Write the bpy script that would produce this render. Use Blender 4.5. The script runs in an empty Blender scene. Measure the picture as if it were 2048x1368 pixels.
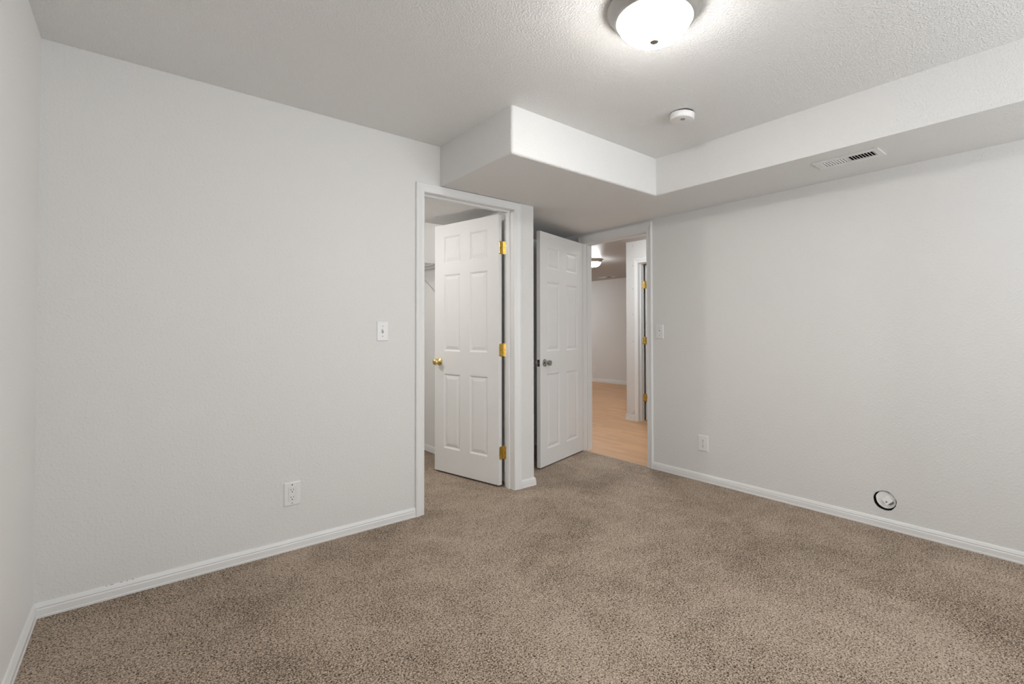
import bpy, bmesh, math, random
from mathutils import Vector, Matrix
random.seed(7)
sc = bpy.context.scene
COL = sc.collection

# ------------------------------------------------------------------ camera
CAMP = Vector((0.27899, -2.80901, 1.14709))
F_PX, SX, SY = 970.258, 49.285, -36.126
yaw, pitch, roll = -0.70127, 0.01634, -0.00232
fw = Vector((math.sin(-yaw), math.cos(yaw), 0)); rt = Vector((math.cos(yaw), math.sin(yaw), 0)); up = Vector((0, 0, 1))
f2 = fw * math.cos(pitch) + up * math.sin(pitch); u2 = up * math.cos(pitch) - fw * math.sin(pitch)
r3 = rt * math.cos(roll) + u2 * math.sin(roll); u3 = u2 * math.cos(roll) - rt * math.sin(roll)
cam = bpy.data.cameras.new('camera'); cam_o = bpy.data.objects.new('camera', cam); COL.objects.link(cam_o)
m = Matrix.Identity(4)
for i in range(3):
    m[i][0], m[i][1], m[i][2], m[i][3] = r3[i], u3[i], -f2[i], CAMP[i]
cam_o.matrix_world = m
cam.sensor_fit = 'HORIZONTAL'; cam.sensor_width = 36.0
cam.lens = 36.0 * F_PX / 2048.0
cam.shift_x = -SX / 2048.0; cam.shift_y = SY / 2048.0
cam.clip_start = 0.02; cam.clip_end = 60
sc.camera = cam_o

# ------------------------------------------------------------------ exposure, world, added window fill
sc.view_settings.view_transform = 'Standard'; sc.view_settings.look = 'None'
sc.view_settings.gamma = 1.0; sc.view_settings.exposure = 0.0; sc.view_settings.use_curve_mapping = False
W = bpy.data.worlds.new('world'); sc.world = W; W.use_nodes = True
bg = W.node_tree.nodes['Background']; bg.inputs[0].default_value = (0.80, 0.90, 1.0, 1); bg.inputs[1].default_value = 1.0
LAMP_STRENGTH = 108.0       # ceiling lamp dome of this room
HALL_STRENGTH = 140.0
HALLWAY_STRENGTH = 160.0
HALL_FAR_FILL_STRENGTH = 145.0
WINDOW_FILL_WATTS = 68.0
CLOSET_STRENGTH = 400.0
YB = -4.3                 # wall behind the camera
def area_light(name, loc, rot, sx, sy, watts, col):
    d = bpy.data.lights.new(name, 'AREA'); d.shape = 'RECTANGLE'; d.size = sx; d.size_y = sy; d.energy = watts; d.color = col
    o = bpy.data.objects.new(name, d); COL.objects.link(o); o.location = loc; o.rotation_euler = rot; return o
WX0, WX1, WZ0, WZ1 = 1.0, 3.40, 0.95, 2.05      # unseen window behind the camera, added for fill light
area_light('window_fill_light', ((WX0+WX1)/2, YB - 0.30, (WZ0+WZ1)/2 - 0.10), (math.radians(122), 0, 0), WX1-WX0, WZ1-WZ0, WINDOW_FILL_WATTS, (0.93, 0.97, 1.0))  # added fill light, tilted up outside the unseen window

# ------------------------------------------------------------------ dimensions
H, S = 2.354, 2.0945
R, E = 3.660, 2.621
B0, D, SW = 1.830, 0.772, 0.567
T = 0.115                                  # wall thickness
C1L, C1R, C1H, CASW = 1.716, 2.434, 2.040, 0.0587
C2R, C2L, C2H = -0.264, 0.490, 2.000
ALC = 1.000                                # alcove back wall
CLX0, CLX1, CLY, CLH = 0.70, 2.515, 2.30, 2.354   # closet
HX0 = R + T
HXN, HYN, HH, HXF = 5.300, 1.306, 2.320, 8.542    # hall
HZ = -0.006

# ------------------------------------------------------------------ materials
def new_mat(name):
    mt = bpy.data.materials.new(name); mt.use_nodes = True
    return mt, mt.node_tree, mt.node_tree.nodes['Principled BSDF']
def plain(name, col, rough=0.5, metal=0.0, spec=0.5):
    mt, nt, b = new_mat(name)
    b.inputs['Base Color'].default_value = (*col, 1); b.inputs['Roughness'].default_value = rough
    b.inputs['Metallic'].default_value = metal; b.inputs['Specular IOR Level'].default_value = spec
    n = nt.nodes.new('ShaderNodeTexNoise'); n.inputs['Scale'].default_value = 60
    tc = nt.nodes.new('ShaderNodeTexCoord'); nt.links.new(tc.outputs['Object'], n.inputs['Vector'])
    mr = nt.nodes.new('ShaderNodeMapRange'); mr.inputs['To Min'].default_value = max(0, rough - 0.04); mr.inputs['To Max'].default_value = min(1, rough + 0.04)
    nt.links.new(n.outputs['Fac'], mr.inputs['Value']); nt.links.new(mr.outputs['Result'], b.inputs['Roughness'])
    return mt
def textured_paint(name, col, rough, scale, dist, lo=0.42, hi=0.66, mottling=0.012):
    """sprayed drywall texture: raised flat blobs over a finer orange peel"""
    mt, nt, b = new_mat(name); N, L = nt.nodes.new, nt.links.new
    tc = N('ShaderNodeTexCoord')
    n1 = N('ShaderNodeTexNoise'); n1.inputs['Scale'].default_value = scale; n1.inputs['Detail'].default_value = 3.0; n1.inputs['Roughness'].default_value = 0.55
    n2 = N('ShaderNodeTexNoise'); n2.inputs['Scale'].default_value = scale * 3.1; n2.inputs['Detail'].default_value = 2.0
    n3 = N('ShaderNodeTexNoise'); n3.inputs['Scale'].default_value = 1.7; n3.inputs['Detail'].default_value = 3.0
    for n in (n1, n2, n3): L(tc.outputs['Object'], n.inputs['Vector'])
    mr = N('ShaderNodeMapRange'); mr.interpolation_type = 'SMOOTHSTEP'
    mr.inputs['From Min'].default_value = lo; mr.inputs['From Max'].default_value = hi
    L(n1.outputs['Fac'], mr.inputs['Value'])
    ad = N('ShaderNodeMath'); ad.operation = 'MULTIPLY_ADD'; ad.inputs[1].default_value = 0.35
    L(n2.outputs['Fac'], ad.inputs[0]); L(mr.outputs['Result'], ad.inputs[2])
    bp = N('ShaderNodeBump'); bp.inputs['Strength'].default_value = 1.0; bp.inputs['Distance'].default_value = dist
    L(ad.outputs['Value'], bp.inputs['Height']); L(bp.outputs['Normal'], b.inputs['Normal'])
    mx = N('ShaderNodeMix'); mx.data_type = 'RGBA'
    mx.inputs['A'].default_value = (*[c * (1 - mottling) for c in col], 1); mx.inputs['B'].default_value = (*[min(1, c * (1 + mottling)) for c in col], 1)
    L(n3.outputs['Fac'], mx.inputs['Factor']); L(mx.outputs['Result'], b.inputs['Base Color'])
    b.inputs['Roughness'].default_value = rough; b.inputs['Specular IOR Level'].default_value = 0.35
    return mt
WALLC = (0.780, 0.770, 0.752)
M_WALL = textured_paint('wall_paint', WALLC, 0.55, 88, 0.0008, 0.46, 0.72)
M_WALLF = textured_paint('wall_paint_fine', WALLC, 0.55, 85, 0.0005, 0.45, 0.72)
M_CEIL = textured_paint('ceiling_paint', (0.885, 0.878, 0.864), 0.6, 125, 0.0018, 0.42, 0.72)
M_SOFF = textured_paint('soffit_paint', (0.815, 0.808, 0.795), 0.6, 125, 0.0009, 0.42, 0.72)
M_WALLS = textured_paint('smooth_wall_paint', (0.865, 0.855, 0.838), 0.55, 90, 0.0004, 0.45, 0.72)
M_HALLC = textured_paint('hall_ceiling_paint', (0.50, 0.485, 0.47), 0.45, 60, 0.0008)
M_TRIM = plain('trim_paint', (0.83, 0.825, 0.815), 0.38)
M_DOOR = plain('door_paint', (0.83, 0.82, 0.805), 0.6, 0.0, 0.3)
M_PLATE = plain('cover_plate_plastic', (0.84, 0.835, 0.825), 0.3)
M_DARK = plain('dark_void', (0.012, 0.011, 0.010), 0.8)
M_SLOT = plain('slot_black', (0.02, 0.018, 0.016), 0.6)
M_SCREW = plain('painted_screw', (0.42, 0.40, 0.38), 0.35, 0.6)
M_BRASS = plain('polished_brass', (0.80, 0.63, 0.27), 0.28, 1.0)
M_CHROME = plain('satin_chrome', (0.46, 0.46, 0.455), 0.14, 1.0)
M_NICKEL = plain('brushed_nickel', (0.50, 0.485, 0.46), 0.34, 0.9)
M_FIN = plain('finial_nickel', (0.36, 0.32, 0.28), 0.35, 0.6)
M_VENT = plain('vent_enamel', (0.83, 0.825, 0.81), 0.4)
M_WPLASTIC = plain('white_plastic', (0.86, 0.855, 0.845), 0.35)
M_WIRE = plain('wire_shelf_vinyl', (0.80, 0.79, 0.78), 0.3)
M_REVEAL = plain('shadow_line', (0.66, 0.655, 0.645), 0.5)
M_GREY = plain('grey_print', (0.35, 0.345, 0.335), 0.5)

def carpet():
    mt, nt, b = new_mat('carpet_pile'); N, L = nt.nodes.new, nt.links.new
    tc = N('ShaderNodeTexCoord')
    def noise(sc_, det=2.0, rough=0.5, dist=0.0):
        n = N('ShaderNodeTexNoise'); n.inputs['Scale'].default_value = sc_; n.inputs['Detail'].default_value = det
        n.inputs['Roughness'].default_value = rough; n.inputs['Distortion'].default_value = dist
        L(tc.outputs['Object'], n.inputs['Vector']); return n
    tuft = noise(175, 2.0, 0.55, 0.8); fine = noise(420, 1.5, 0.6, 0.3); big = noise(1.6, 3.0, 0.55, 0.6); mid = noise(7, 3.0, 0.6, 0.5)
    s = N('ShaderNodeMath'); s.operation = 'MULTIPLY_ADD'; s.inputs[1].default_value = 0.45
    L(fine.outputs['Fac'], s.inputs[0]); L(tuft.outputs['Fac'], s.inputs[2])
    # pile lean: patches brushed towards or away show more or fewer of the dark tuft bases
    p = N('ShaderNodeMath'); p.operation = 'MULTIPLY_ADD'; p.inputs[1].default_value = 0.55
    L(mid.outputs['Fac'], p.inputs[0]); L(big.outputs['Fac'], p.inputs[2])
    pm = N('ShaderNodeMapRange'); pm.inputs['From Min'].default_value = 0.50; pm.inputs['From Max'].default_value = 1.05
    pm.inputs['To Min'].default_value = -0.055; pm.inputs['To Max'].default_value = 0.05
    L(p.outputs['Value'], pm.inputs['Value'])
    t = N('ShaderNodeMath'); t.operation = 'ADD'; L(s.outputs['Value'], t.inputs[0]); L(pm.outputs['Result'], t.inputs[1])
    cr = N('ShaderNodeValToRGB'); e = cr.color_ramp.elements
    e[0].position = 0.575; e[0].color = (0.062, 0.042, 0.028, 1)
    e[1].position = 0.86; e[1].color = (0.670, 0.555, 0.450, 1)
    for pos, c in ((0.630, (0.148, 0.107, 0.077, 1)), (0.685, (0.335, 0.258, 0.196, 1)), (0.765, (0.475, 0.378, 0.296, 1))):
        q = e.new(pos); q.color = c
    L(t.outputs['Value'], cr.inputs['Fac']); L(cr.outputs['Color'], b.inputs['Base Color'])
    bp = N('ShaderNodeBump'); bp.inputs['Strength'].default_value = 0.8; bp.inputs['Distance'].default_value = 0.006
    L(s.outputs['Value'], bp.inputs['Height']); L(bp.outputs['Normal'], b.inputs['Normal'])
    b.inputs['Roughness'].default_value = 1.0; b.inputs['Specular IOR Level'].default_value = 0.05
    return mt
M_CARPET = carpet()

def laminate():
    mt, nt, b = new_mat('laminate_planks'); N, L = nt.nodes.new, nt.links.new
    tc = N('ShaderNodeTexCoord'); mp = N('ShaderNodeMapping'); mp.inputs['Rotation'].default_value = (0, 0, math.radians(90))
    L(tc.outputs['Object'], mp.inputs['Vector'])
    br = N('ShaderNodeTexBrick'); br.inputs['Scale'].default_value = 1.0; br.inputs['Brick Width'].default_value = 0.42; br.inputs['Row Height'].default_value = 0.065
    br.inputs['Mortar Size'].default_value = 0.0006; br.inputs['Color1'].default_value = (0.60, 0.335, 0.165, 1); br.inputs['Color2'].default_value = (0.70, 0.40, 0.20, 1)
    br.inputs['Mortar'].default_value = (0.42, 0.22, 0.11, 1); L(mp.outputs['Vector'], br.inputs['Vector'])
    m2 = N('ShaderNodeMapping'); m2.inputs['Scale'].default_value = (40, 2.2, 1); L(tc.outputs['Object'], m2.inputs['Vector'])
    n = N('ShaderNodeTexNoise'); n.inputs['Scale'].default_value = 1.0; n.inputs['Detail'].default_value = 4; L(m2.outputs['Vector'], n.inputs['Vector'])
    mr = N('ShaderNodeMapRange'); mr.inputs['To Min'].default_value = 0.82; mr.inputs['To Max'].default_value = 1.15; L(n.outputs['Fac'], mr.inputs['Value'])
    mx = N('ShaderNodeMix'); mx.data_type = 'RGBA'; mx.blend_type = 'MULTIPLY'; mx.inputs['Factor'].default_value = 1.0
    L(br.outputs['Color'], mx.inputs['A']); L(mr.outputs['Result'], mx.inputs['B']); L(mx.outputs['Result'], b.inputs['Base Color'])
    b.inputs['Roughness'].default_value = 0.42
    return mt
M_WOOD = laminate()

def glow(name, strength, col):
    mt, nt, b = new_mat(name)
    b.inputs['Base Color'].default_value = (0.85, 0.84, 0.82, 1); b.inputs['Roughness'].default_value = 0.25
    b.inputs['Emission Color'].default_value = (*col, 1); b.inputs['Emission Strength'].default_value = strength
    # frosted glass: the bulbs sit over the middle of the bowl, the glass near the ring is farther from them
    N, L = nt.nodes.new, nt.links.new
    tc = N('ShaderNodeTexCoord'); sp = N('ShaderNodeSeparateXYZ'); L(tc.outputs['Object'], sp.inputs[0])
    mr = N('ShaderNodeMapRange'); mr.inputs['From Min'].default_value = -0.043; mr.inputs['From Max'].default_value = -0.110
    mr.inputs['To Min'].default_value = strength * 0.12; mr.inputs['To Max'].default_value = strength
    L(sp.outputs['Z'], mr.inputs['Value']); L(mr.outputs['Result'], b.inputs['Emission Strength'])
    return mt
def pane_glass():
    mt, nt, b = new_mat('window_glass'); N, L = nt.nodes.new, nt.links.new
    tr = N('ShaderNodeBsdfTransparent'); gl = N('ShaderNodeBsdfGlossy'); gl.inputs['Roughness'].default_value = 0.03
    mx = N('ShaderNodeMixShader'); mx.inputs[0].default_value = 0.06
    L(tr.outputs[0], mx.inputs[1]); L(gl.outputs[0], mx.inputs[2]); L(mx.outputs[0], nt.nodes['Material Output'].inputs['Surface']); return mt

# ------------------------------------------------------------------ mesh helpers
def link(name, bm, mat, parent=None, smooth=False, angle=None):
    bmesh.ops.recalc_face_normals(bm, faces=bm.faces)
    me = bpy.data.meshes.new(name); bm.to_mesh(me); bm.free()
    me.materials.append(mat)
    if smooth:
        for p in me.polygons: p.use_smooth = True
        if angle: me.set_sharp_from_angle(angle=math.radians(angle))
    o = bpy.data.objects.new(name, me); COL.objects.link(o)
    if parent: o.parent = parent
    return o
def tag(o, label=None, cat=None, group=None, kind=None):
    if label: o['label'] = label
    if cat: o['category'] = cat
    if group: o['group'] = group
    if kind: o['kind'] = kind
    return o
def struct(o, label, cat): return tag(o, label, cat, kind='structure')
def empty(name, loc, rotz=0.0):
    o = bpy.data.objects.new(name, None); COL.objects.link(o); o.location = loc; o.rotation_euler = (0, 0, rotz); o.empty_display_size = 0.05; return o
def box(bm, x0, x1, y0, y1, z0, z1, M=None):
    vs = [bm.verts.new(v) for v in ((x0,y0,z0),(x1,y0,z0),(x1,y1,z0),(x0,y1,z0),(x0,y0,z1),(x1,y0,z1),(x1,y1,z1),(x0,y1,z1))]
    if M: 
        for v in vs: v.co = M @ v.co
    for f in ((3,2,1,0),(4,5,6,7),(0,1,5,4),(1,2,6,5),(2,3,7,6),(3,0,4,7)): bm.faces.new([vs[i] for i in f])
    return vs
def bevelled_box(bm, x0, x1, y0, y1, z0, z1, r=0.002, seg=2, M=None):
    b2 = bmesh.new(); box(b2, x0, x1, y0, y1, z0, z1)
    bmesh.ops.bevel(b2, geom=b2.edges[:], offset=r, segments=seg, affect='EDGES', profile=0.5)
    merge(bm, b2, M)
def merge(bm, b2, M=None):
    mp = {}
    for v in b2.verts: mp[v] = bm.verts.new(M @ v.co if M else v.co)
    for f in b2.faces:
        try: bm.faces.new([mp[v] for v in f.verts])
        except ValueError: pass
    b2.free()
def lathe(bm, prof, seg=32, M=None, caps=True):
    """prof: (radius, height) pairs about +Z"""
    rings = []
    for r, z in prof:
        if r < 1e-6: rings.append([bm.verts.new(M @ Vector((0,0,z)) if M else (0,0,z))]); continue
        ring = []
        for i in range(seg):
            a = 2*math.pi*i/seg; v = Vector((r*math.cos(a), r*math.sin(a), z)); ring.append(bm.verts.new(M @ v if M else v))
        rings.append(ring)
    for a, b in zip(rings, rings[1:]):
        for i in range(seg):
            j = (i+1) % seg
            if len(a) == 1 and len(b) == 1: continue
            if len(a) == 1: bm.faces.new((a[0], b[i], b[j]))
            elif len(b) == 1: bm.faces.new((a[i], a[j], b[0]))
            else: bm.faces.new((a[i], a[j], b[j], b[i]))
    if caps:
        for ring in (rings[0], rings[-1]):
            if len(ring) > 1: bm.faces.new(ring)
def tube(bm, pts, r, seg=8):
    pts = [Vector(p) for p in pts]; rings = []
    for i, p in enumerate(pts):
        d = (pts[min(i+1, len(pts)-1)] - pts[max(i-1, 0)]).normalized()
        a = d.cross(Vector((0.13, 0.27, 0.95))).normalized(); b = d.cross(a)
        rings.append([bm.verts.new(p + a*r*math.cos(2*math.pi*k/seg) + b*r*math.sin(2*math.pi*k/seg)) for k in range(seg)])
    for a, b in zip(rings, rings[1:]):
        for k in range(seg): bm.faces.new((a[k], a[(k+1) % seg], b[(k+1) % seg], b[k]))
    bm.faces.new(rings[0]); bm.faces.new(rings[-1])
def axes(o, x, y, z):
    """matrix with the given local axes and origin"""
    M = Matrix.Identity(4)
    for i in range(3): M[i][0], M[i][1], M[i][2], M[i][3] = x[i], y[i], z[i], o[i]
    return M

def sheet(name, o, ud, vd, nd, u, v, holes, t, mat, round_hole=None):
    """wall slab: plane o + u*ud + v*vd, rectangular openings, thickness t along nd; one optional round hole (u, v, r)"""
    o, ud, vd, nd = Vector(o), Vector(ud), Vector(vd), Vector(nd)
    us, vs = {u[0], u[1]}, {v[0], v[1]}
    hl = [list(h) for h in holes]
    for h in hl: us |= {h[0], h[1]}; vs |= {h[2], h[3]}
    cell = None
    if round_hole:
        cu, cv, cr = round_hole; cell = (cu-cr*1.25, cu+cr*1.25, cv-cr*1.25, cv+cr*1.25)
        us |= {cell[0], cell[1]}; vs |= {cell[2], cell[3]}
    us = sorted(x for x in us if u[0] <= x <= u[1]); vs = sorted(x for x in vs if v[0] <= x <= v[1])
    bm = bmesh.new(); cache = {}
    def V(a, b):
        k = (round(a, 5), round(b, 5))
        if k not in cache: cache[k] = bm.verts.new(o + ud*a + vd*b)
        return cache[k]
    for a0, a1 in zip(us, us[1:]):
        for b0, b1 in zip(vs, vs[1:]):
            ca, cb = (a0+a1)/2, (b0+b1)/2
            if any(h[0] < ca < h[1] and h[2] < cb < h[3] for h in hl): continue
            if cell and cell[0] < ca < cell[1] and cell[2] < cb < cell[3]:
                n = 48; rim = []
                for i in range(n):
                    q = 2*math.pi*i/n; rr = cr*(1 + 0.018*math.sin(5*q+1) + 0.012*math.sin(11*q))
                    rim.append(V(cu+rr*math.cos(q), cv+rr*math.sin(q)))
                cs = [V(a1, b1), V(a0, b1), V(a0, b0), V(a1, b0)]
                for i in range(n):
                    k = int(i // (n/4)); j = (i+1) % n
                    bm.faces.new((cs[k], rim[i], rim[j]))
                    if (i+1) % (n//4) == 0: bm.faces.new((cs[k], rim[j], cs[(k+1) % 4]))
                continue
            bm.faces.new((V(a0,b0), V(a1,b0), V(a1,b1), V(a0,b1)))
    fs = bm.faces[:]
    ex = bmesh.ops.extrude_face_region(bm, geom=fs, use_keep_orig=True)
    for g in ex['geom']:
        if isinstance(g, bmesh.types.BMVert): g.co += nd * t
    return link(name, bm, mat)

X, Y, Z = Vector((1,0,0)), Vector((0,1,0)), Vector((0,0,1))

def sweep(bm, path, prof, normal_of):
    """sweep profile (a, b) along polyline path with mitred corners; normal_of gives 'a' direction per segment, b direction is fixed per path"""
    path = [Vector(p) for p in path]; n = len(path)
    A = [Vector(a) for a in normal_of['a']]; Bv = Vector(normal_of['b']); rings = []
    for i, p in enumerate(path):
        if i == 0: off = A[0]
        elif i == n-1: off = A[-1]
        else:
            a0, a1 = A[i-1], A[i]; s = a0 + a1; off = s * (1.0 / (1.0 + a0.dot(a1)))
        rings.append([bm.verts.new(p + off*a + Bv*b) for a, b in prof])
    k = len(prof)
    for r0, r1 in zip(rings, rings[1:]):
        for j in range(k): bm.faces.new((r0[j], r0[(j+1) % k], r1[(j+1) % k], r1[j]))
    bm.faces.new(rings[0]); bm.faces.new(rings[-1])

BASE_PROF = [(0,0),(0.0140,0),(0.0140,0.008),(0.0122,0.010),(0.0122,0.033),(0.0098,0.037),(0.0098,0.040),(0.0112,0.0425),(0.0090,0.0475),(0.0075,0.052),(0.0045,0.0575),(0,0.0585)]
def baseboard(name, path, inward, label):
    """path on the floor; inward: room-side normal of each segment; profile a = off the wall, b = up"""
    bm = bmesh.new(); sweep(bm, path, BASE_PROF, {'a': inward, 'b': Z})
    return struct(link(name, bm, M_TRIM), label, 'baseboard')

def casing(name, u0, u1, head, wl, wh, o, ud, nd, label, z0=0.0, head_prof=None):
    """door casing: opening u0..u1 along ud from o, inner head height, leg width wl, head width wh; nd = into the room"""
    o, ud, nd = Vector(o), Vector(ud), Vector(nd); bm = bmesh.new()
    def prof(w): return [(0,0),(0,0.008),(0.004,0.0095),(0.010,0.0105),(0.014,0.0095),(w*0.55,0.0130),(w*0.72,0.0165),(w*0.93,0.0170),(w,0.0135),(w,0)]
    pl, ph = prof(wl), prof(wh); rings = []
    P = lambda a, z: o + ud*a + Z*z
    for which in range(4):
        ring = []
        for (al, b), (ah, _) in zip(pl, ph):
            if which == 0: q = P(u0-al, z0)
            elif which == 1: q = P(u0-al, head+ah)
            elif which == 2: q = P(u1+al, head+ah)
            else: q = P(u1+al, z0)
            ring.append(bm.verts.new(q + nd*b))
        rings.append(ring)
    k = len(pl)
    for r0, r1 in zip(rings, rings[1:]):
        for j in range(k): bm.faces.new((r0[j], r0[(j+1) % k], r1[(j+1) % k], r1[j]))
    bm.faces.new(rings[0]); bm.faces.new(rings[-1])
    return struct(link(name, bm, M_TRIM), label, 'door casing')
def jamb(name, u0, u1, head, o, ud, nd, depth, stop_at, stop_side, label, z0=0.0, tk=0.018):
    """door lining inside the wall: legs + head + stop strips. nd points INTO the wall"""
    o, ud, nd = Vector(o), Vector(ud), Vector(nd); M = axes(o, ud, nd, Z); bm = bmesh.new()
    box(bm, u0-tk, u0, 0, depth, z0, head+tk, M); box(bm, u1, u1+tk, 0, depth, z0, head+tk, M); box(bm, u0, u1, 0, depth, head, head+tk, M)
    a, b = stop_at, stop_at+0.034
    box(bm, u0, u0+0.011, a, b, z0, head, M); box(bm, u1-0.011, u1, a, b, z0, head, M); box(bm, u0+0.011, u1-0.011, a, b, head-0.011, head, M)
    return struct(link(name, bm, M_TRIM), label, 'door jamb')

# ------------------------------------------------------------------ the room shell
g = 0.0005
# floor: carpet of room, alcove and closet
bm = bmesh.new(); box(bm, -0.20, R-0.002, YB-0.05, CLY+0.05, -0.03, 0.0)
struct(link('floor', bm, M_CARPET), 'beige and brown speckled cut pile carpet', 'carpet')
bm = bmesh.new(); box(bm, R+0.001, HXF+0.2, -1.2, 6.6, -0.03, HZ)
struct(link('floor_hall', bm, M_WOOD), 'orange wood laminate floor beyond the hall door', 'floor')
bm = bmesh.new(); box(bm, -0.35, R+T, YB-0.05, -g, H, H+0.05)
struct(link('ceiling', bm, M_CEIL), 'textured white ceiling around the lamp', 'ceiling')
bm = bmesh.new(); box(bm, CLX0-0.1, CLX1+0.005, T-0.002, CLY+0.1, CLH, CLH+0.05)
struct(link('ceiling_closet', bm, M_WALLF), 'white ceiling inside the closet', 'ceiling')
bm = bmesh.new(); box(bm, HX0-g, HXF+0.2, -1.2, 6.6, HH, HH+0.05)
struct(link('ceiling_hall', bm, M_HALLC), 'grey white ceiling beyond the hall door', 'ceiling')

# back wall with the closet door opening
struct(sheet('wall_back', (0,0,0), X, Z, Y, (-0.20, E), (-0.03, H+0.03), [(C1L-0.018, C1R+0.018, -0.03, C1H+0.018)], T, M_WALL),
       'long textured white wall with the closet doorway', 'wall')
# right wall with the hall door opening and the round hole
HOLE = (1.944, 0.160, 0.0565)
struct(sheet('wall_right', (R,0,0), -Y, Z, X, (-2.0, -YB+0.05), (-0.03, H+0.03), [(-C2L-0.018, -C2R+0.018, -0.03, C2H+0.018)], T, M_WALL, HOLE),
       'white textured wall with the hall doorway and a round hole', 'wall')
# left wall, very slightly out of square
LA = -0.01611; ld = Vector((math.sin(LA), -math.cos(LA), 0)); ln = Vector((-math.cos(LA), -math.sin(LA), 0))
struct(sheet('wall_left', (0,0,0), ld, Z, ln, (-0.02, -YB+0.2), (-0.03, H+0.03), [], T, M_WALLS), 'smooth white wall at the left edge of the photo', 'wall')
# wall behind the camera with the added fill window
struct(sheet('wall_front', (0,YB,0), X, Z, -Y, (-0.3, R+T), (-0.03, H+0.03), [(WX0, WX1, WZ0, WZ1)], T, M_WALLF), 'white wall behind the camera', 'wall')
bm = bmesh.new()
for a in ((WX0, WX0+0.05, WZ0, WZ1), (WX1-0.05, WX1, WZ0, WZ1), (WX0+0.05, WX1-0.05, WZ0, WZ0+0.05), (WX0+0.05, WX1-0.05, WZ1-0.05, WZ1), ((WX0+WX1)/2-0.025, (WX0+WX1)/2+0.025, WZ0+0.05, WZ1-0.05)):
    box(bm, a[0], a[1], YB-0.07, YB-0.02, a[2], a[3])
wf = struct(link('added_window_1', bm, M_TRIM), 'unseen white window added behind the camera for fill light', 'window')
bm = bmesh.new(); box(bm, WX0+0.04, WX1-0.04, YB-0.048, YB-0.044, WZ0+0.04, WZ1-0.04); link('window_pane', bm, pane_glass(), wf)
# alcove and closet walls
struct(sheet('wall_alcove', (CLX1,T,0), Y, Z, X, (0.0, ALC+0.1), (-0.03, H), [], E-CLX1, M_WALLF), 'white wall between closet and hall door', 'wall')
struct(sheet('wall_alcove_end', (E,ALC,0), X, Z, Y, (0.0, R-E), (-0.03, H), [], 0.1, M_WALLF), 'white wall behind the hall door', 'wall')
struct(sheet('wall_closet', (CLX1,ALC+0.1,0), Y, Z, X, (T, CLY), (-0.03, H), [], 0.08, M_WALLF), 'white closet side wall with shelf', 'wall')
struct(sheet('wall_closet_end', (CLX0,CLY,0), X, Z, Y, (0, CLX1-CLX0), (-0.03, H), [], 0.08, M_WALLF), 'white closet end wall', 'wall')
struct(sheet('wall_closet_side', (CLX0,T,0), Y, Z, -X, (0, CLY), (-0.03, H), [], 0.08, M_WALLF), 'white closet wall hidden by the room wall', 'wall')

# dropped soffit: L-shaped box with rounded corner beads, a slot cut for the vent
VX0, VX1, VY0, VY1 = 3.257, 3.343, -2.019, -1.759
bm = bmesh.new(); cache = {}
def V3(x, y, z):
    k = (round(x,5), round(y,5), round(z,5))
    if k not in cache: cache[k] = bm.verts.new(k)
    return cache[k]
xi = R-SW; xs = sorted({B0, xi, VX0, VX1, R-g}); ys = sorted({YB, VY0, VY1, -D, 0.0, ALC-g}); ztop = H-0.0
def inL(x, y): return (y > -D) or (x > xi)
for x0, x1 in zip(xs, xs[1:]):
    for y0, y1 in zip(ys, ys[1:]):
        cx, cy = (x0+x1)/2, (y0+y1)/2
        if not inL(cx, cy): continue
        if cy > 0 and cx < xi and False: continue
        if VX0 < cx < VX1 and VY0 < cy < VY1: continue
        bm.faces.new((V3(x0,y0,S), V3(x0,y1,S), V3(x1,y1,S), V3(x1,y0,S)))
for y0, y1 in zip(ys, ys[1:]):           # faces looking to -X
    x = xi if (y0+y1)/2 < -D else B0
    bm.faces.new((V3(x,y0,S), V3(x,y0,ztop), V3(x,y1,ztop), V3(x,y1,S)))
for x0, x1 in zip(xs, xs[1:]):           # face looking to -Y
    if x1 <= xi + 1e-6: bm.faces.new((V3(x0,-D,S), V3(x1,-D,S), V3(x1,-D,ztop), V3(x0,-D,ztop)))
bm.edges.ensure_lookup_table()
be = []
for e in bm.edges:
    a, b = e.verts; low = abs(a.co.z-S) < 1e-5 and abs(b.co.z-S) < 1e-5
    onx = low and ((abs(a.co.x-xi) < 1e-5 and abs(b.co.x-xi) < 1e-5 and max(a.co.y, b.co.y) <= -D+1e-5) or (abs(a.co.x-B0) < 1e-5 and abs(b.co.x-B0) < 1e-5))
    ony = low and abs(a.co.y+D) < 1e-5 and abs(b.co.y+D) < 1e-5 and max(a.co.x, b.co.x) <= xi+1e-5
    vert = abs(a.co.x-B0) < 1e-5 and abs(b.co.x-B0) < 1e-5 and abs(a.co.y+D) < 1e-5 and abs(b.co.y+D) < 1e-5
    if onx or ony or vert: be.append(e)
bmesh.ops.bevel(bm, geom=be, offset=0.016, segments=5, affect='EDGES', profile=0.5)
struct(link('ceiling_soffit', bm, M_SOFF, smooth=True, angle=40), 'dropped L shaped ceiling soffit with rounded edges', 'soffit')

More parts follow.
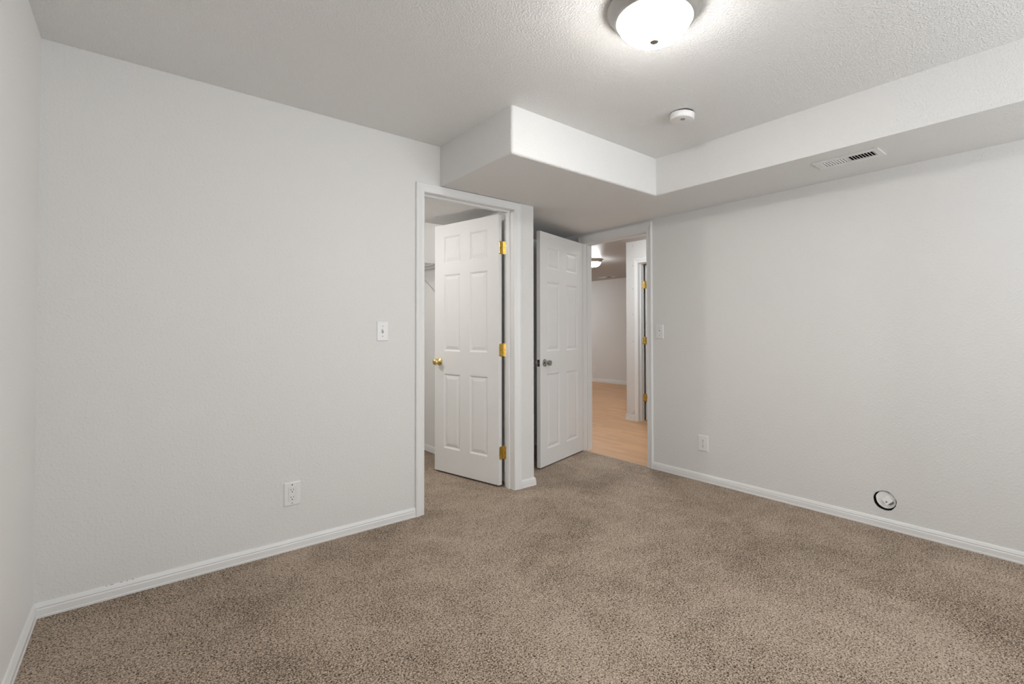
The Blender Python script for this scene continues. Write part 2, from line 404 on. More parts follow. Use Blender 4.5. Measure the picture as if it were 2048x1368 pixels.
# hall shell
struct(sheet('wall_hall_far', (HXF,-1.2,0), Y, Z, X, (0, 7.8), (-0.03, HH+0.03), [], 0.1, M_WALLF), 'far white wall beyond the hall door', 'wall')
D3A, D3B = 1.112, 0.39        # door 3 opening along Y
hw = struct(sheet('wall_hall', (HXN,0,0), Y, Z, X, (-1.2, HYN), (-0.03, HH+0.03), [(D3B, D3A, -0.03, 2.045)], T, M_WALLF), 'narrow white hall wall beside the inner doorway', 'wall')
struct(sheet('wall_hall_return', (HXN+T,HYN,0), X, Z, -Y, (0, HXF-HXN-T), (-0.03, HH+0.03), [], 0.1, M_WALLF), 'white hall wall turning away', 'wall')
struct(sheet('wall_hall_end', (HX0,-1.2,0), X, Z, -Y, (0, HXF-HX0), (-0.03, HH+0.03), [], 0.1, M_WALLF), 'white end wall of the hall', 'wall')
struct(sheet('wall_hall_side', (HX0,6.5,0), X, Z, Y, (0, HXF-HX0), (-0.03, HH+0.03), [], 0.1, M_WALLF), 'white side wall of the hall room', 'wall')
struct(sheet('wall_hall_near', (HX0,2.0,0), Y, Z, -X, (0, 4.5), (-0.03, HH+0.03), [], 0.08, M_WALLF), 'white near wall of the hall room', 'wall')
for k, z in enumerate((2.262, 2.005, 1.70, 1.02, 1.37)):
    b = bmesh.new(); lathe(b, [(0.006,0),(0.006,0.0015),(0,0.0022)], 10, axes((HXN, 1.196, z), Y, Z, -X)); link('nail_head', b, M_SCREW, hw)

# baseboards
c = CASW
bb = baseboard('baseboard_back', [(0.0,0,0), (C1L-c-0.001,0,0)], [-Y], 'white moulded baseboard under the long wall')
for x_, w_ in ((0.221, 0.006), (0.238, 0.013), (0.270, 0.009), (0.289, 0.006), (0.309, 0.008)):
    b = bmesh.new(); vs = box(b, x_-w_/2, x_+w_/2, -0.0052, -0.0010, 0.0570, 0.0584)
    vs[4].co.x += w_*0.3; vs[5].co.x -= w_*0.25
    o = link('paint_chip', b, M_GREY, bb); o['label'] = 'grey chip in the paint'
baseboard('baseboard_pillar', [(C1R+c+0.001,0,0), (E,0,0), (E,ALC,0), (R-0.018,ALC,0)], [-Y, X, -Y], 'short white baseboard wrapping the pillar end')
baseboard('baseboard_right', [(R,C2R-c-0.001,0), (R,YB,0)], [-X], 'white moulded baseboard under the right wall')
p0 = Vector((0,0,0)); p1 = ld*(-YB+0.1)
baseboard('baseboard_left', [p0, p1], [-ln], 'white moulded baseboard under the left wall')
baseboard('baseboard_closet', [(CLX1,T,0), (CLX1,CLY,0)], [-X], 'white baseboard inside the closet')
def hall_base(name, path, inward, label):
    o = baseboard(name, path, inward, label); o.location.z = HZ; o.scale.z = 1.35; return o
hall_base('baseboard_hall_far', [(HXF,6.5,0), (HXF,HYN,0)], [-X], 'white baseboard under the far hall wall')
hall_base('baseboard_hall', [(HXN+0.3,HYN,0), (HXN,HYN,0), (HXN,D3A+0.055,0)], [Y, -X], 'short white baseboard on the hall wall corner')

# door linings and casings
casing('trim_1', C1L, C1R, C1H, c, 0.0520, (0,0,0), X, -Y, 'white moulded casing around the closet doorway')
jamb('trim_2', C1L+0.001, C1R-0.001, C1H-0.001, (0,0,0), X, Y, T, 0.046, 0, 'white jamb lining the closet doorway')
casing('trim_3', -C2L, -C2R, C2H+0.000, c*0.96, 0.0775, (R,0,0), -Y, -X, 'white casing around the hall doorway')
jamb('trim_4', -C2L+0.001, -C2R-0.001, C2H-0.001, (R,0,0), -Y, X, T, 0.042, 0, 'white jamb lining the hall doorway', z0=HZ)
casing('trim_5', D3B, D3A, 2.030, 0.054, 0.06, (HXN,0,0), Y, -X, 'white casing around the inner hall doorway', z0=HZ)
jamb('trim_6', D3B+0.001, D3A-0.001, 2.029, (HXN,0,0), Y, X, T, 0.040, 0, 'white jamb lining the inner hall doorway', z0=HZ)
bm = bmesh.new(); box(bm, R-0.004, R+0.016, C2R+0.01, C2L-0.01, -0.02, 0.0015)
struct(link('trim_7', bm, plain('threshold_strip', (0.45, 0.33, 0.22), 0.5)), 'thin strip where carpet meets laminate floor', 'threshold')

# ------------------------------------------------------------------ six-panel doors
def door_leaf(name, w, z0, z1, cols, rows, tk=0.035):
    """local frame: x along the leaf from hinge edge, y thickness (0 = show face, +tk = other face), z up"""
    bm = bmesh.new()
    xs = sorted({0.0, w, *[q for c_ in cols for q in c_]}); zs = sorted({z0, z1, *[q for r_ in rows for q in r_]})
    for side in (0, 1):
        y = 0.0 if side == 0 else tk; s = 1 if side == 0 else -1
        def P(x, z, d=0): return bm.verts.new((x, y + s*d, z))
        for xa, xb in zip(xs, xs[1:]):
            for za, zb in zip(zs, zs[1:]):
                pan = any(abs(xa-c_[0]) < 1e-6 for c_ in cols) and any(abs(za-r_[0]) < 1e-6 for r_ in rows)
                if not pan:
                    bm.faces.new([P(xa,za), P(xb,za), P(xb,zb), P(xa,zb)]); continue
                loops = []
                for ins, d in ((0,0), (0.004,0.0012), (0.013,0.0085), (0.017,0.0090), (0.040,0.0028), (0.043,0.0022)):
                    loops.append([P(xa+ins,za+ins,d), P(xb-ins,za+ins,d), P(xb-ins,zb-ins,d), P(xa+ins,zb-ins,d)])
                for l0, l1 in zip(loops, loops[1:]):
                    for i in range(4): bm.faces.new((l0[i], l0[(i+1) % 4], l1[(i+1) % 4], l1[i]))
                bm.faces.new(loops[-1])
    def Q(x, y, z): return bm.verts.new((x, y, z))
    bm.faces.new([Q(0,0,z0), Q(0,tk,z0), Q(0,tk,z1), Q(0,0,z1)]); bm.faces.new([Q(w,0,z0), Q(w,tk,z0), Q(w,tk,z1), Q(w,0,z1)])
    bm.faces.new([Q(0,0,z0), Q(w,0,z0), Q(w,tk,z0), Q(0,tk,z0)]); bm.faces.new([Q(0,0,z1), Q(w,0,z1), Q(w,tk,z1), Q(0,tk,z1)])
    bmesh.ops.remove_doubles(bm, verts=bm.verts, dist=1e-5)
    return link(name, bm, M_DOOR)
def knob(parent, x, z, tk, mat, prof, label):
    for y, s in ((0.0, -1), (tk, 1)):
        b = bmesh.new(); M = axes((x, y, z), X, Z*(-s), Y*s); lathe(b, prof, 28, M)
        o = link('door_knob', b, mat, parent, smooth=True, angle=35); o['label'] = label
ROUND_KNOB = [(0.0,0.0),(0.0315,0.0),(0.0320,0.003),(0.0290,0.007),(0.0180,0.011),(0.0120,0.015),(0.0115,0.024),(0.0150,0.029),(0.0225,0.034),(0.0265,0.041),(0.0272,0.048),(0.0250,0.055),(0.0190,0.061),(0.0100,0.064),(0.0,0.0645)]
CHROME_KNOB = [(0.0,0.0),(0.0325,0.0),(0.0330,0.003),(0.0300,0.008),(0.0200,0.012),(0.0135,0.016),(0.0130,0.026),(0.0190,0.031),(0.0235,0.037),(0.0248,0.046),(0.0240,0.056),(0.0215,0.062),(0.0195,0.0625),(0.0185,0.0610),(0.0060,0.0605),(0.0,0.0605)]
def hinge(parent, z, h, pin, edge_x, plate_dir_door, plate_dir_jamb, label='brass butt hinge'):
    """pin: local pin position; two plates leaving the pin with rounded ends, knuckled barrel"""
    b = bmesh.new(); pin = Vector((pin[0], pin[1], 0))
    for dr in (plate_dir_door, plate_dir_jamb):
        dr = Vector((dr[0], dr[1], 0)).normalized(); nn = Vector((-dr.y, dr.x, 0)); L_ = 0.045; r = 0.008
        pts = [(0, z-h/2), (L_-r, z-h/2)]
        for k in range(1, 6): a = -math.pi/2 + k*math.pi/10; pts.append((L_-r+r*math.cos(a), z-h/2+r+r*math.sin(a)))
        for k in range(0, 6): a = k*math.pi/10; pts.append((L_-r+r*math.cos(a), z+h/2-r+r*math.sin(a)))
        pts.append((0, z+h/2))
        f0 = [b.verts.new(pin + dr*a + nn*0.0014 + Z*zz) for a, zz in pts]; f1 = [b.verts.new(pin + dr*a - nn*0.0014 + Z*zz) for a, zz in pts]
        b.faces.new(f0); b.faces.new(f1); n = len(pts)
        for i in range(n): b.faces.new((f0[i], f0[(i+1) % n], f1[(i+1) % n], f1[i]))
    n = 5; seg = h/n
    for i in range(n): lathe(b, [(0.0050, z-h/2+i*seg+0.0007), (0.0050, z-h/2+(i+1)*seg-0.0007)], 12, Matrix.Translation(pin))
    lathe(b, [(0.0038, z-h/2), (0.0038, z+h/2+0.003), (0.0, z+h/2+0.005)], 12, Matrix.Translation(pin))
    o = link('hinge', b, M_BRASS, parent); o['label'] = label
    sc_ = bmesh.new()
    for dr, sgn in ((plate_dir_door, 1), (plate_dir_jamb, -1)):
        dr = Vector((dr[0], dr[1], 0)).normalized(); nn = Vector((-dr.y, dr.x, 0))
        for zz, a in ((z-h*0.36, 0.036), (z, 0.026), (z+h*0.36, 0.036)):
            for s in (1, -1): lathe(sc_, [(0.0030, 0), (0.0030, 0.0022), (0, 0.0024)], 8, axes(pin+dr*a+Z*zz, dr, Z*s, nn*s))
    link('hinge_screw', sc_, plain('brass_screw', (0.32, 0.20, 0.05), 0.4, 1.0), o)
    return o

# closet door: closed it fills the closet side of the opening; it stands 77 degrees open into the closet
W1_, T1 = 0.7115, 0.035
TH1 = math.radians(77.8)
d1 = door_leaf('door_1', W1_, 0.014, 2.024, [(0.112, 0.305), (0.410, 0.603)], [(0.205, 0.810), (0.990, 1.615), (1.705, 1.927)])
pin1 = Vector((C1R-0.001, T+0.014, 0))
off = Vector((-0.003, -0.049, 0)); ca, sa = math.cos(-TH1), math.sin(-TH1)
rot = lambda v, a: Vector((v.x*math.cos(a)-v.y*math.sin(a), v.x*math.sin(a)+v.y*math.cos(a), 0))
corner = pin1 + rot(off, -TH1)
# local x runs away from the hinge (closed: -X), local y is the thickness (closed: +Y)
dx = rot(Vector((-1,0,0)), -TH1); dy = rot(Vector((0,1,0)), -TH1)
# mirrored frame is avoided: build with z flipped handedness through the matrix below
d1.data.transform(axes(corner, dx, dy, Z)); d1.data.flip_normals() if Matrix(axes(corner, dx, dy, Z)).determinant() < 0 else None
struct(d1, 'white six panel closet door standing ajar with brass knob and hinges', 'door')
M1 = axes(corner, dx, dy, Z)
def finish_children(root, M):
    for ch in list(root.children):
        ch.data.transform(M)
        if M.determinant() < 0: ch.data.flip_normals()
        for g_ in ch.children:
            g_.data.transform(M)
            if M.determinant() < 0: g_.data.flip_normals()
knob(d1, W1_-0.060, 0.905, T1, M_BRASS, ROUND_KNOB, 'round polished brass knob')
Mi = M1.inverted()
pl = Mi @ Vector((pin1.x, pin1.y, 0)); jd = (Mi.to_3x3() @ Vector((0.0, -1, 0)))
for z in (1.777, 1.012, 0.250): hinge(d1, z, 0.095, (pl.x, pl.y), 0, (-0.02, -1.0), (jd.x, jd.y))
finish_children(d1, M1)

# hall door: hinged at the far jamb, opened 74 degrees into the alcove
W2_, T2 = 0.744, 0.035
ANG = math.radians(196.0)
dx2 = Vector((math.cos(ANG), math.sin(ANG), 0)); dy2 = Vector((math.sin(ANG), -math.cos(ANG), 0))   # thickness towards the alcove
o2 = Vector((R-0.024, 0.4785, 0)); o2 = o2
d2 = door_leaf('door_2', W2_, 0.011, 1.997, [(0.100, 0.310), (0.430, 0.638)], [(0.150, 0.790), (0.980, 1.580), (1.692, 1.875)])
M2 = axes(o2, dx2, dy2, Z)
d2.data.transform(M2); d2.data.flip_normals() if M2.determinant() < 0 else None
struct(d2, 'white six panel hall door swung open into the alcove with chrome knob', 'door')
knob(d2, W2_-0.066, 0.885, T2, M_CHROME, CHROME_KNOB, 'chrome door knob')
b = bmesh.new(); bevelled_box(b, W2_-0.0002, W2_+0.0018, T2/2-0.0125, T2/2+0.0125, 0.885-0.0285, 0.885+0.0285, 0.0008, 1)
lp = link('latch_plate', b, plain('dark_nickel', (0.16, 0.155, 0.15), 0.3, 0.9), d2); lp['label'] = 'dark metal latch plate on the door edge'
b = bmesh.new(); bevelled_box(b, W2_+0.0015, W2_+0.011, T2/2-0.006, T2/2+0.006, 0.885-0.006, 0.885+0.006, 0.002, 2); link('latch_bolt', b, M_CHROME, lp)
finish_children(d2, M2)
d2h = None

# inner hall door: open away from the hall into a dark room
d3 = door_leaf('door_3', 0.71, 0.004, 2.015, [(0.112, 0.305), (0.410, 0.603)], [(0.205, 0.810), (0.990, 1.615), (1.705, 1.927)])
pin3 = Vector((HXN+T+0.014, D3A-0.002, 0)); TH3 = math.radians(80)
# closed: runs to -Y from the jamb, thickness +X
off3 = Vector((-0.049, -0.004, 0)); c3 = pin3 + rot(off3, TH3); M3 = axes(c3, rot(Vector((0,-1,0)), TH3), rot(Vector((1,0,0)), TH3), Z)
d3.data.transform(M3); d3.data.flip_normals() if M3.determinant() < 0 else None
struct(d3, 'white door of the inner hall doorway, only its brass hinges showing', 'door')
M3i = M3.inverted(); pl3 = M3i @ pin3; jd3 = M3i.to_3x3() @ Vector((-1, 0, 0))
knob(d3, 0.65, 0.905, 0.035, M_BRASS, ROUND_KNOB, 'round brass knob')
for z in (1.757, 1.030, 0.290): hinge(d3, z, 0.095, (pl3.x, pl3.y), 0, (-0.02, -1.0), (jd3.x, jd3.y))
finish_children(d3, M3)
# dark room beyond it
struct(sheet('wall_inner_end', (7.0,-1.2,0), Y, Z, X, (0, HYN+1.2-0.1), (-0.03, HH+0.03), [], 0.08, M_WALLF), 'end wall of the dark inner room', 'wall')

# ------------------------------------------------------------------ ceiling lamps
def ceiling_lamp(name, loc, rad, strength, col, label, scale=1.0):
    t = empty(name, loc); tag(t, label, 'ceiling light')
    r = rad
    b = bmesh.new()
    lathe(b, [(0.0,0.0),(r,0.0),(r*1.0,-0.004),(r*0.992,-0.010),(r*0.955,-0.016),(r*0.945,-0.021),(r*0.93,-0.024),(r*0.875,-0.038),(r*0.845,-0.046),(r*0.80,-0.050),(r*0.785,-0.046),(r*0.775,-0.034),(0.0,-0.034)], 64)
    o = link('lamp_pan', b, M_NICKEL, t, smooth=True, angle=30); o['label'] = 'brushed nickel ring'
    b = bmesh.new(); prof = []; rd = r*0.772; z0 = -0.043; dp = 0.081*scale
    for k in range(15):
        a = (math.pi/2)*k/14; prof.append((rd*math.cos(a)**0.92 if k < 14 else 0.0, z0 - dp*math.sin(a)))
    lathe(b, prof, 64, caps=False)
    o = link('glass_dome', b, glow(name + '_glass', strength, col), t, smooth=True); o['label'] = 'glowing frosted white glass dome'
    b = bmesh.new(); zf = z0 - dp
    lathe(b, [(0.0,zf+0.004),(0.0165*scale,zf+0.003),(0.0175*scale,zf-0.001),(0.0150*scale,zf-0.005),(0.0080*scale,zf-0.007),(0.0,zf-0.0075)], 24)
    link('finial', b, M_FIN, t, smooth=True, angle=40)
    return t
ceiling_lamp('ceiling_light', (1.772, -1.725, H), 0.1750, LAMP_STRENGTH, (1.0, 0.98, 0.95), 'glowing flush mount ceiling light on the textured ceiling of the room')
ceiling_lamp('ceiling_light.001', (6.06, 2.60, HH), 0.150, HALL_STRENGTH, (0.93, 0.97, 1.0), 'small glowing ceiling light seen through the hall doorway')
ceiling_lamp('ceiling_light.002', (4.50, 0.60, HH), 0.150, HALLWAY_STRENGTH, (0.93, 0.97, 1.0), 'ceiling light of the hall, out of sight above the hall door head')
ceiling_lamp('far_hall_fill_light', (7.25, 5.35, HH), 0.150, HALL_FAR_FILL_STRENGTH, (0.93, 0.97, 1.0), 'unseen fill light added to the far hall room, behind the door jamb')  # added out of view to brighten the far hall wall
t = empty('closet_light', (0.88, 1.005, CLH)); tag(t, 'bare bulb hanging from the closet ceiling, out of sight behind the long wall', 'ceiling light')
b = bmesh.new(); lathe(b, [(0.0,0.0),(0.055,0.0),(0.055,-0.012),(0.020,-0.030),(0.006,-0.040),(0.006,-0.150),(0.022,-0.156),(0.024,-0.200),(0.0,-0.200)], 32); link('bulb_holder', b, M_WPLASTIC, t, smooth=True, angle=30)
b = bmesh.new(); lathe(b, [(0.0,-0.198),(0.015,-0.200),(0.016,-0.216),(0.028,-0.235),(0.036,-0.255),(0.037,-0.270),(0.031,-0.290),(0.018,-0.303),(0.0,-0.307)], 32)
gm = plain('bulb_glass', (0.85, 0.84, 0.82), 0.3); gb = gm.node_tree.nodes['Principled BSDF']; gb.inputs['Emission Color'].default_value = (1.0, 0.985, 0.96, 1); gb.inputs['Emission Strength'].default_value = CLOSET_STRENGTH
link('light_bulb', b, gm, t, smooth=True)

# ------------------------------------------------------------------ smoke detector
t = empty('smoke_detector', (2.616, -1.296, H)); tag(t, 'round white smoke detector hanging loose from the ceiling by the soffit', 'smoke detector')
b = bmesh.new(); lathe(b, [(0.0,0.0),(0.058,0.0),(0.058,-0.006),(0.0,-0.006)], 40); link('mounting_plate', b, M_DARK, t)
tilt = Matrix.Rotation(math.radians(3.0), 4, Vector((1, 1, 0)))
b = bmesh.new(); lathe(b, [(0.0,-0.009),(0.0655,-0.009),(0.0665,-0.011),(0.0665,-0.014),(0.0640,-0.0155),(0.0640,-0.017),(0.0645,-0.0185),(0.0635,-0.036),(0.0605,-0.0395),(0.0560,-0.0408),(0.030,-0.0420),(0.0,-0.0420)], 48, tilt)
hs = link('detector_housing', b, M_WPLASTIC, t, smooth=True, angle=30)
b = bmesh.new(); lathe(b, [(0.0,-0.0415),(0.013,-0.0415),(0.013,-0.0430),(0.0,-0.0434)], 24, tilt @ Matrix.Translation((-0.016, -0.014, 0))); o = link('test_button', b, M_GREY, hs); o['label'] = 'grey test button'
b = bmesh.new(); tube(b, [(-0.030,0.038,-0.001), (-0.045,0.022,-0.0075), (-0.050,0.005,-0.003)], 0.0025, 6); link('lead_wire', b, M_WPLASTIC, t)

# ------------------------------------------------------------------ vents
def vent(name, loc, rotz, lx, ly, label, n=18):
    """face down; local x = fin length direction, y = fin array direction"""
    t = empty(name, loc, rotz); tag(t, label, 'air vent')
    fx, fy = lx/2, ly/2; ox, oy = 0.0400/0.075*fx*0.95, fy*0.82
    ox = fx*0.565
    b = bmesh.new()
    for a in ((-fx, fx, -fy, -oy), (-fx, fx, oy, fy), (-fx, -ox, -oy, oy), (ox, fx, -oy, oy)): box(b, a[0], a[1], a[2], a[3], -0.005, -0.0005)
    bmesh.ops.remove_doubles(b, verts=b.verts, dist=1e-6)
    link('faceplate', b, M_VENT, t)
    b = bmesh.new(); pitch_ = 2*oy/n
    for k in range(n):
        yc = -oy + (k+0.5)*pitch_; s = 1 if k < n//2 else -1
        hw_, hh = (0.0044*s, 0.0058) if k >= n//2 else (0.0030*s, 0.0026)
        M = None
        q = [(-ox, yc-hw_, -0.0035), (ox, yc-hw_, -0.0035), (ox, yc+hw_, -0.0035+2*hh), (-ox, yc+hw_, -0.0035+2*hh)]
        th = 0.0013
        vs = [b.verts.new((x_, y_-th, z_)) for x_, y_, z_ in q] + [b.verts.new((x_, y_+th, z_)) for x_, y_, z_ in q]
        for f in ((0,1,2,3),(7,6,5,4),(0,4,5,1),(1,5,6,2),(2,6,7,3),(3,7,4,0)): b.faces.new([vs[i] for i in f])
    box(b, -ox, ox, -0.002, 0.002, -0.0035, 0.006)
    link('louvers', b, M_VENT, t)
    b = bmesh.new()
    e_ = 0.003; X0, X1, Y0, Y1, Z0, Z1 = -ox-e_+0.003, ox+e_-0.003, -oy, oy, 0.0, 0.06
    vs = [b.verts.new(v) for v in ((X0,Y0,Z0),(X1,Y0,Z0),(X1,Y1,Z0),(X0,Y1,Z0),(X0,Y0,Z1),(X1,Y0,Z1),(X1,Y1,Z1),(X0,Y1,Z1))]
    for f in ((4,5,6,7),(0,1,5,4),(1,2,6,5),(2,3,7,6),(3,0,4,7)): b.faces.new([vs[i] for i in f])
    o = link('duct', b, M_DARK, t); o['label'] = 'dark duct behind the louvers'
    return t
vent('ceiling_vent', ((VX0+VX1)/2, (VY0+VY1)/2, S), 0, 0.150, 0.312, 'white two way air vent set in the underside of the soffit')
# hall vent sits flush under the plain hall ceiling
t = empty('ceiling_vent.001', (8.10, 4.14, HH)); tag(t, 'small air vent on the far ceiling seen through the hall doorway', 'air vent')
b = bmesh.new(); bevelled_box(b, -0.075, 0.075, -0.18, 0.18, -0.008, -0.0005, 0.002, 1); link('faceplate', b, M_VENT, t)
b = bmesh.new()
for k in range(9): box(b, -0.045, 0.045, -0.135+k*0.0145, -0.135+k*0.0145+0.010, -0.0090, -0.0075)
link('louvers', b, M_DARK, t)

# ------------------------------------------------------------------ plates on the walls
def plate_frame(M, w, h, t=0.0062):
    b = bmesh.new(); prof = [(0,0.0),(0,0.0028),(0.0045,t),]; loops = []
    for ins, d in prof: loops.append([b.verts.new(M @ Vector(v)) for v in ((-w/2+ins,-h/2+ins,d),(w/2-ins,-h/2+ins,d),(w/2-ins,h/2-ins,d),(-w/2+ins,h/2-ins,d))])
    for l0, l1 in zip(loops, loops[1:]):
        for i in range(4): b.faces.new((l0[i], l0[(i+1) % 4], l1[(i+1) % 4], l1[i]))
    b.faces.new(loops[-1]); b.faces.new(loops[0]); return b
def small_screw(M, x, y, z, mat, parent):
    b = bmesh.new(); lathe(b, [(0.0032,0),(0.0032,0.0012),(0.0,0.0019)], 12, M @ Matrix.Translation((x, y, z))); link('screw', b, mat, parent)
def slots(M, cx, cy, z, parent):
    b = bmesh.new()
    for sx, hh in ((-0.0062, 0.0042), (0.0062, 0.0036)): box(b, cx+sx-0.0012, cx+sx+0.0012, cy+0.004-hh, cy+0.004+hh, z-0.0004, z+0.00035, M)
    lathe(b, [(0.0028, z-0.0004), (0.0028, z+0.00035)], 12, M @ Matrix.Translation((cx, cy-0.0075, 0)))
    link('socket_slots', b, M_SLOT, parent)
def outlet(name, o, xd, nd, w, h, style, label, group='wall sockets'):
    M = axes((0,0,0), xd, Z, nd); t = empty(name, o); tag(t, label, 'electrical outlet')
    pl_ = link('cover_plate', plate_frame(M, w, h), M_PLATE, t)
    if style == 'decora':
        b = bmesh.new(); bevelled_box(b, -0.0185, 0.0185, -0.0355, 0.0355, 0.0045, 0.0064, 0.0003, 1, M); link('plate_reveal', b, M_REVEAL, pl_)
        b = bmesh.new(); bevelled_box(b, -0.0168, 0.0168, -0.0338, 0.0338, 0.0045, 0.0074, 0.0006, 2, M); rc = link('receptacle', b, M_PLATE, t)
        for cy in (0.0185, -0.0205): slots(M, 0, cy, 0.0074, rc)
        small_screw(M, 0, 0.0475, 0.0062, M_SLOT, t); small_screw(M, 0, -0.0475, 0.0062, M_SCREW, t)
    else:
        for cy in (0.0195, -0.0195):
            b = bmesh.new(); n = 40; ring0, ring1 = [], []
            for k in range(n):
                a = 2*math.pi*k/n; x_ = max(-0.0150, min(0.0150, 0.0175*math.cos(a))); y_ = max(-0.0142, min(0.0142, 0.0175*math.sin(a)))
                ring0.append(b.verts.new(M @ Vector((x_, cy+y_, 0.0048)))); ring1.append(b.verts.new(M @ Vector((x_*0.97, cy+y_*0.97, 0.0078))))
            b.faces.new(ring0); b.faces.new(ring1)
            for k in range(n): b.faces.new((ring0[k], ring0[(k+1) % n], ring1[(k+1) % n], ring1[k]))
            rc = link('receptacle', b, M_PLATE, t); slots(M, 0, cy, 0.0078, rc)
        small_screw(M, 0, 0, 0.0062, M_SCREW, t)
    return t
def switch(name, o, xd, nd, w, h, label, up_=True):
    M = axes((0,0,0), xd, Z, nd); t = empty(name, o); tag(t, label, 'light switch')
    link('cover_plate', plate_frame(M, w, h), M_PLATE, t)
    b = bmesh.new(); box(b, -0.0052, 0.0052, -0.0120, 0.0120, 0.0058, 0.0066, M); sl = link('toggle_slot', b, M_GREY, t)
    s = 1 if up_ else -1
    b = bmesh.new(); bevelled_box(b, -0.0042, 0.0042, -0.0055, 0.0055, -0.002, 0.0135, 0.0012, 2, M @ Matrix.Translation((0, 0.003*s, 0.0062)) @ Matrix.Rotation(math.radians(-28*s), 4, 'X')); link('toggle', b, M_PLATE, t)
    for y in (0.0302, -0.0302): small_screw(M, 0, y, 0.0062, M_SCREW, t)
    return t
outlet('wall_outlet', (0.9535, 0, 0.2945), X, -Y, 0.080, 0.123, 'decora', 'rectangular white wall outlet low on the long wall left of the closet doorway')
outlet('wall_outlet.001', (R, -0.782, 0.2915), -Y, -X, 0.083, 0.121, 'duplex', 'round faced white wall outlet low on the wall right of the hall doorway')
outlet('wall_outlet.002', (HXF, 4.91, 0.285), -Y, -X, 0.080, 0.120, 'duplex', 'tiny white outlet on the far wall through the hall doorway')
switch('light_switch', (1.4445, 0, 1.153), X, -Y, 0.070, 0.117, 'white toggle light switch left of the closet doorway')
switch('light_switch.001', (R, -0.390, 1.147), -Y, -X, 0.074, 0.117, 'white toggle light switch right of the hall doorway casing', up_=False)

# ------------------------------------------------------------------ round fitting in the hole of the right wall
hy, hz, hr = -HOLE[0], HOLE[1], HOLE[2]
b = bmesh.new(); Mh = axes((R+0.0005, hy, hz), -Y, Z, X)
lathe(b, [(hr*0.962, 0.0012), (hr*0.962, 0.085), (0.0, 0.085)], 48, Mh, caps=False)
t = empty('wall_fitting', (R, hy, hz)); tag(t, 'round white plastic fitting askew in the dark hole low on the right wall', 'wall fitting')
o = link('hole_lining', b, M_DARK, t); o['label'] = 'black inside of the hole'; o.location = (-R, -hy, -hz)
Mp = axes((R, hy, hz), -Y, Z, -X)
Mp = Mp @ Matrix.Translation((0.0050, 0.0055, -0.006)) @ Matrix.Rotation(math.radians(-4), 4, 'X') @ Matrix.Rotation(math.radians(5), 4, 'Y')
Mloc = Matrix.Translation((-R, -hy, -hz)) @ Mp
b = bmesh.new(); n = 48; rr = []
for lay, (sc_, zz) in enumerate(((0.98, -0.010), (1.0, 0.0), (0.93, 0.0012), (0.90, -0.0015), (0.0, -0.0015))):
    ring = []
    for k in range(n):
        a = 2*math.pi*k/n
        rad = 0.0500*(1 - 0.05*max(0, math.cos(a-math.radians(215)))**3 + 0.02*math.sin(7*a)*(1 if math.cos(a-math.radians(120)) > 0.3 else 0.2))
        if sc_ > 0: ring.append(b.verts.new(Mloc @ Vector((rad*sc_*math.cos(a), rad*sc_*math.sin(a), zz))))
    if not ring: ring = [b.verts.new(Mloc @ Vector((0, 0, zz)))]
    rr.append(ring)
for r0, r1 in zip(rr, rr[1:]):
    for k in range(n):
        j = (k+1) % n
        if len(r1) == 1: b.faces.new((r0[k], r0[j], r1[0]))
        else: b.faces.new((r0[k], r0[j], r1[j], r1[k]))
fd = link('round_plate', b, M_WPLASTIC, t, smooth=True, angle=30)
Mb = Mloc @ Matrix.Translation((0.008, -0.001, 0)) @ Matrix.Rotation(math.radians(45), 4, 'Z')
b = bmesh.new()     # wedge shaped latch box, open underneath
for v in (): pass
vs = [b.verts.new(Mb @ Vector(v)) for v in ((-0.021,-0.011,-0.002),(0.021,-0.011,-0.002),(0.021,0.019,-0.002),(-0.021,0.019,-0.002),(-0.0215,-0.018,0.021),(0.0215,-0.018,0.021),(0.0215,0.019,0.003),(-0.0215,0.019,0.003))]
for f in ((3,2,1,0),(4,5,6,7),(0,1,5,4),(1,2,6,5),(2,3,7,6),(3,0,4,7)): b.faces.new([vs[i] for i in f])
lb = link('latch_box', b, M_WPLASTIC, t)
b = bmesh.new(); lathe(b, [(0.0036,0.006),(0.0036,0.0160),(0.0,0.0163)], 12, Mb @ Matrix.Translation((-0.009, -0.004, -0.0002))); link('screw', b, M_SLOT, lb)

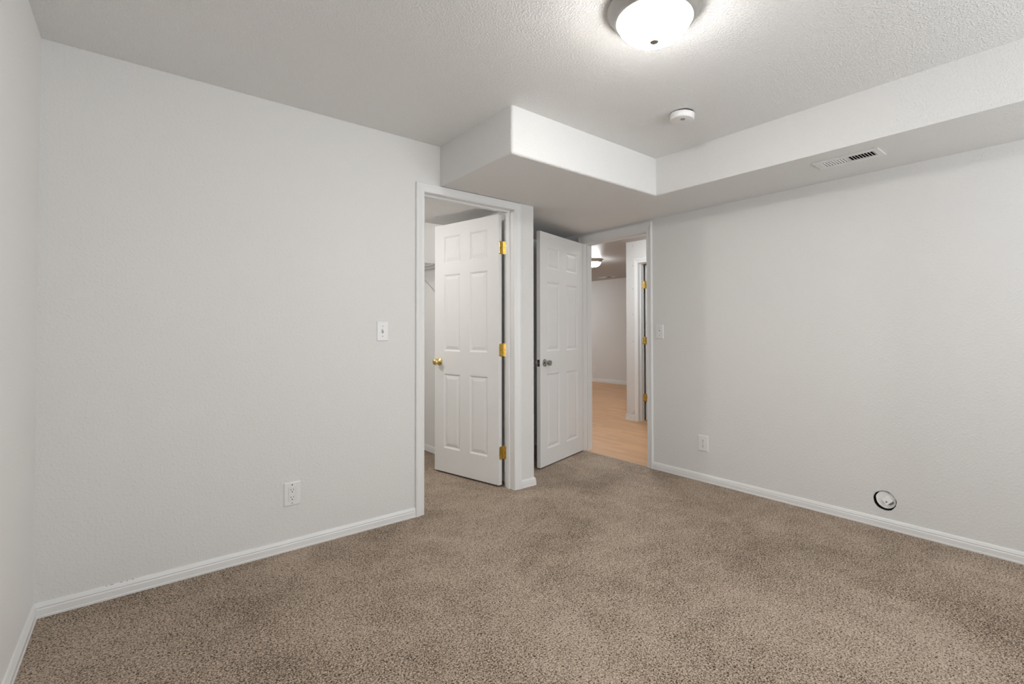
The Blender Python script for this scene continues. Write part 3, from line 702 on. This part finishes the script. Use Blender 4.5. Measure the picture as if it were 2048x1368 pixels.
b = bmesh.new()  # dark grey sheet standing in for the shadow below the latch box
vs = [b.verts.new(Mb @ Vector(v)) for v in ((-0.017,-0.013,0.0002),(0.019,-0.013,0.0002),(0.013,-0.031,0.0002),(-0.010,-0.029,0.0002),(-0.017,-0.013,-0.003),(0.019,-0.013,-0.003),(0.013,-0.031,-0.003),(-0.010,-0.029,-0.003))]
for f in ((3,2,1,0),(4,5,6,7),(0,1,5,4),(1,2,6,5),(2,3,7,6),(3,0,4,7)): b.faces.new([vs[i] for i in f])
o = link('latch_shadow', b, plain('latch_shadow_grey', (0.26, 0.255, 0.245), 0.6), fd); o['label'] = 'painted shadow under the raised latch box'

# ------------------------------------------------------------------ closet wire shelf
SHZ = 1.742
t = empty('wire_shelf', (CLX1, 1.45, SHZ)); tag(t, 'white wire shelf on the closet side wall behind the open closet door', 'shelf')
y0, y1 = 1.00-1.45, 2.28-1.45; dp = 0.285
b = bmesh.new()
for x_, z_ in ((-0.004,0), (-0.10,-0.003), (-0.20,-0.003), (-dp,0), (-dp,-0.030)): tube(b, [(x_, y0, z_), (x_, y1, z_)], 0.0032, 8)
k = y0
while k < y1:
    tube(b, [(-0.002, k, 0.003), (-dp, k, 0.003), (-dp-0.002, k, -0.001), (-dp-0.002, k, -0.030)], 0.0013, 6); k += 0.0125
link('wire_deck', b, M_WIRE, t, smooth=True)
for yy in (1.20-1.45, 1.62-1.45, 2.05-1.45):
    b = bmesh.new(); tube(b, [(-dp+0.01, yy, -0.030), (-0.006, yy, -0.290)], 0.006, 8); bevelled_box(b, -0.006, -0.0005, yy-0.012, yy+0.012, -0.315, -0.265, 0.001, 1)
    link('support_brace', b, M_WIRE, t)

# loose white cable at the foot of the hall wall
b = bmesh.new(); pts = [(HXN-0.0130, 1.272, 0.082), (HXN-0.0120, 1.250, 0.078), (HXN-0.0110, 1.228, 0.080), (HXN-0.0090, 1.208, 0.090), (HXN-0.0080, 1.192, 0.106), (HXN-0.0070, 1.180, 0.128), (HXN-0.0060, 1.174, 0.155), (HXN-0.0060, 1.172, 0.175)]
tube(b, pts, 0.0035, 8)
o = link('cable', b, M_WPLASTIC, None, smooth=True); tag(o, 'short white cable curling on the baseboard of the hall wall', 'cable')
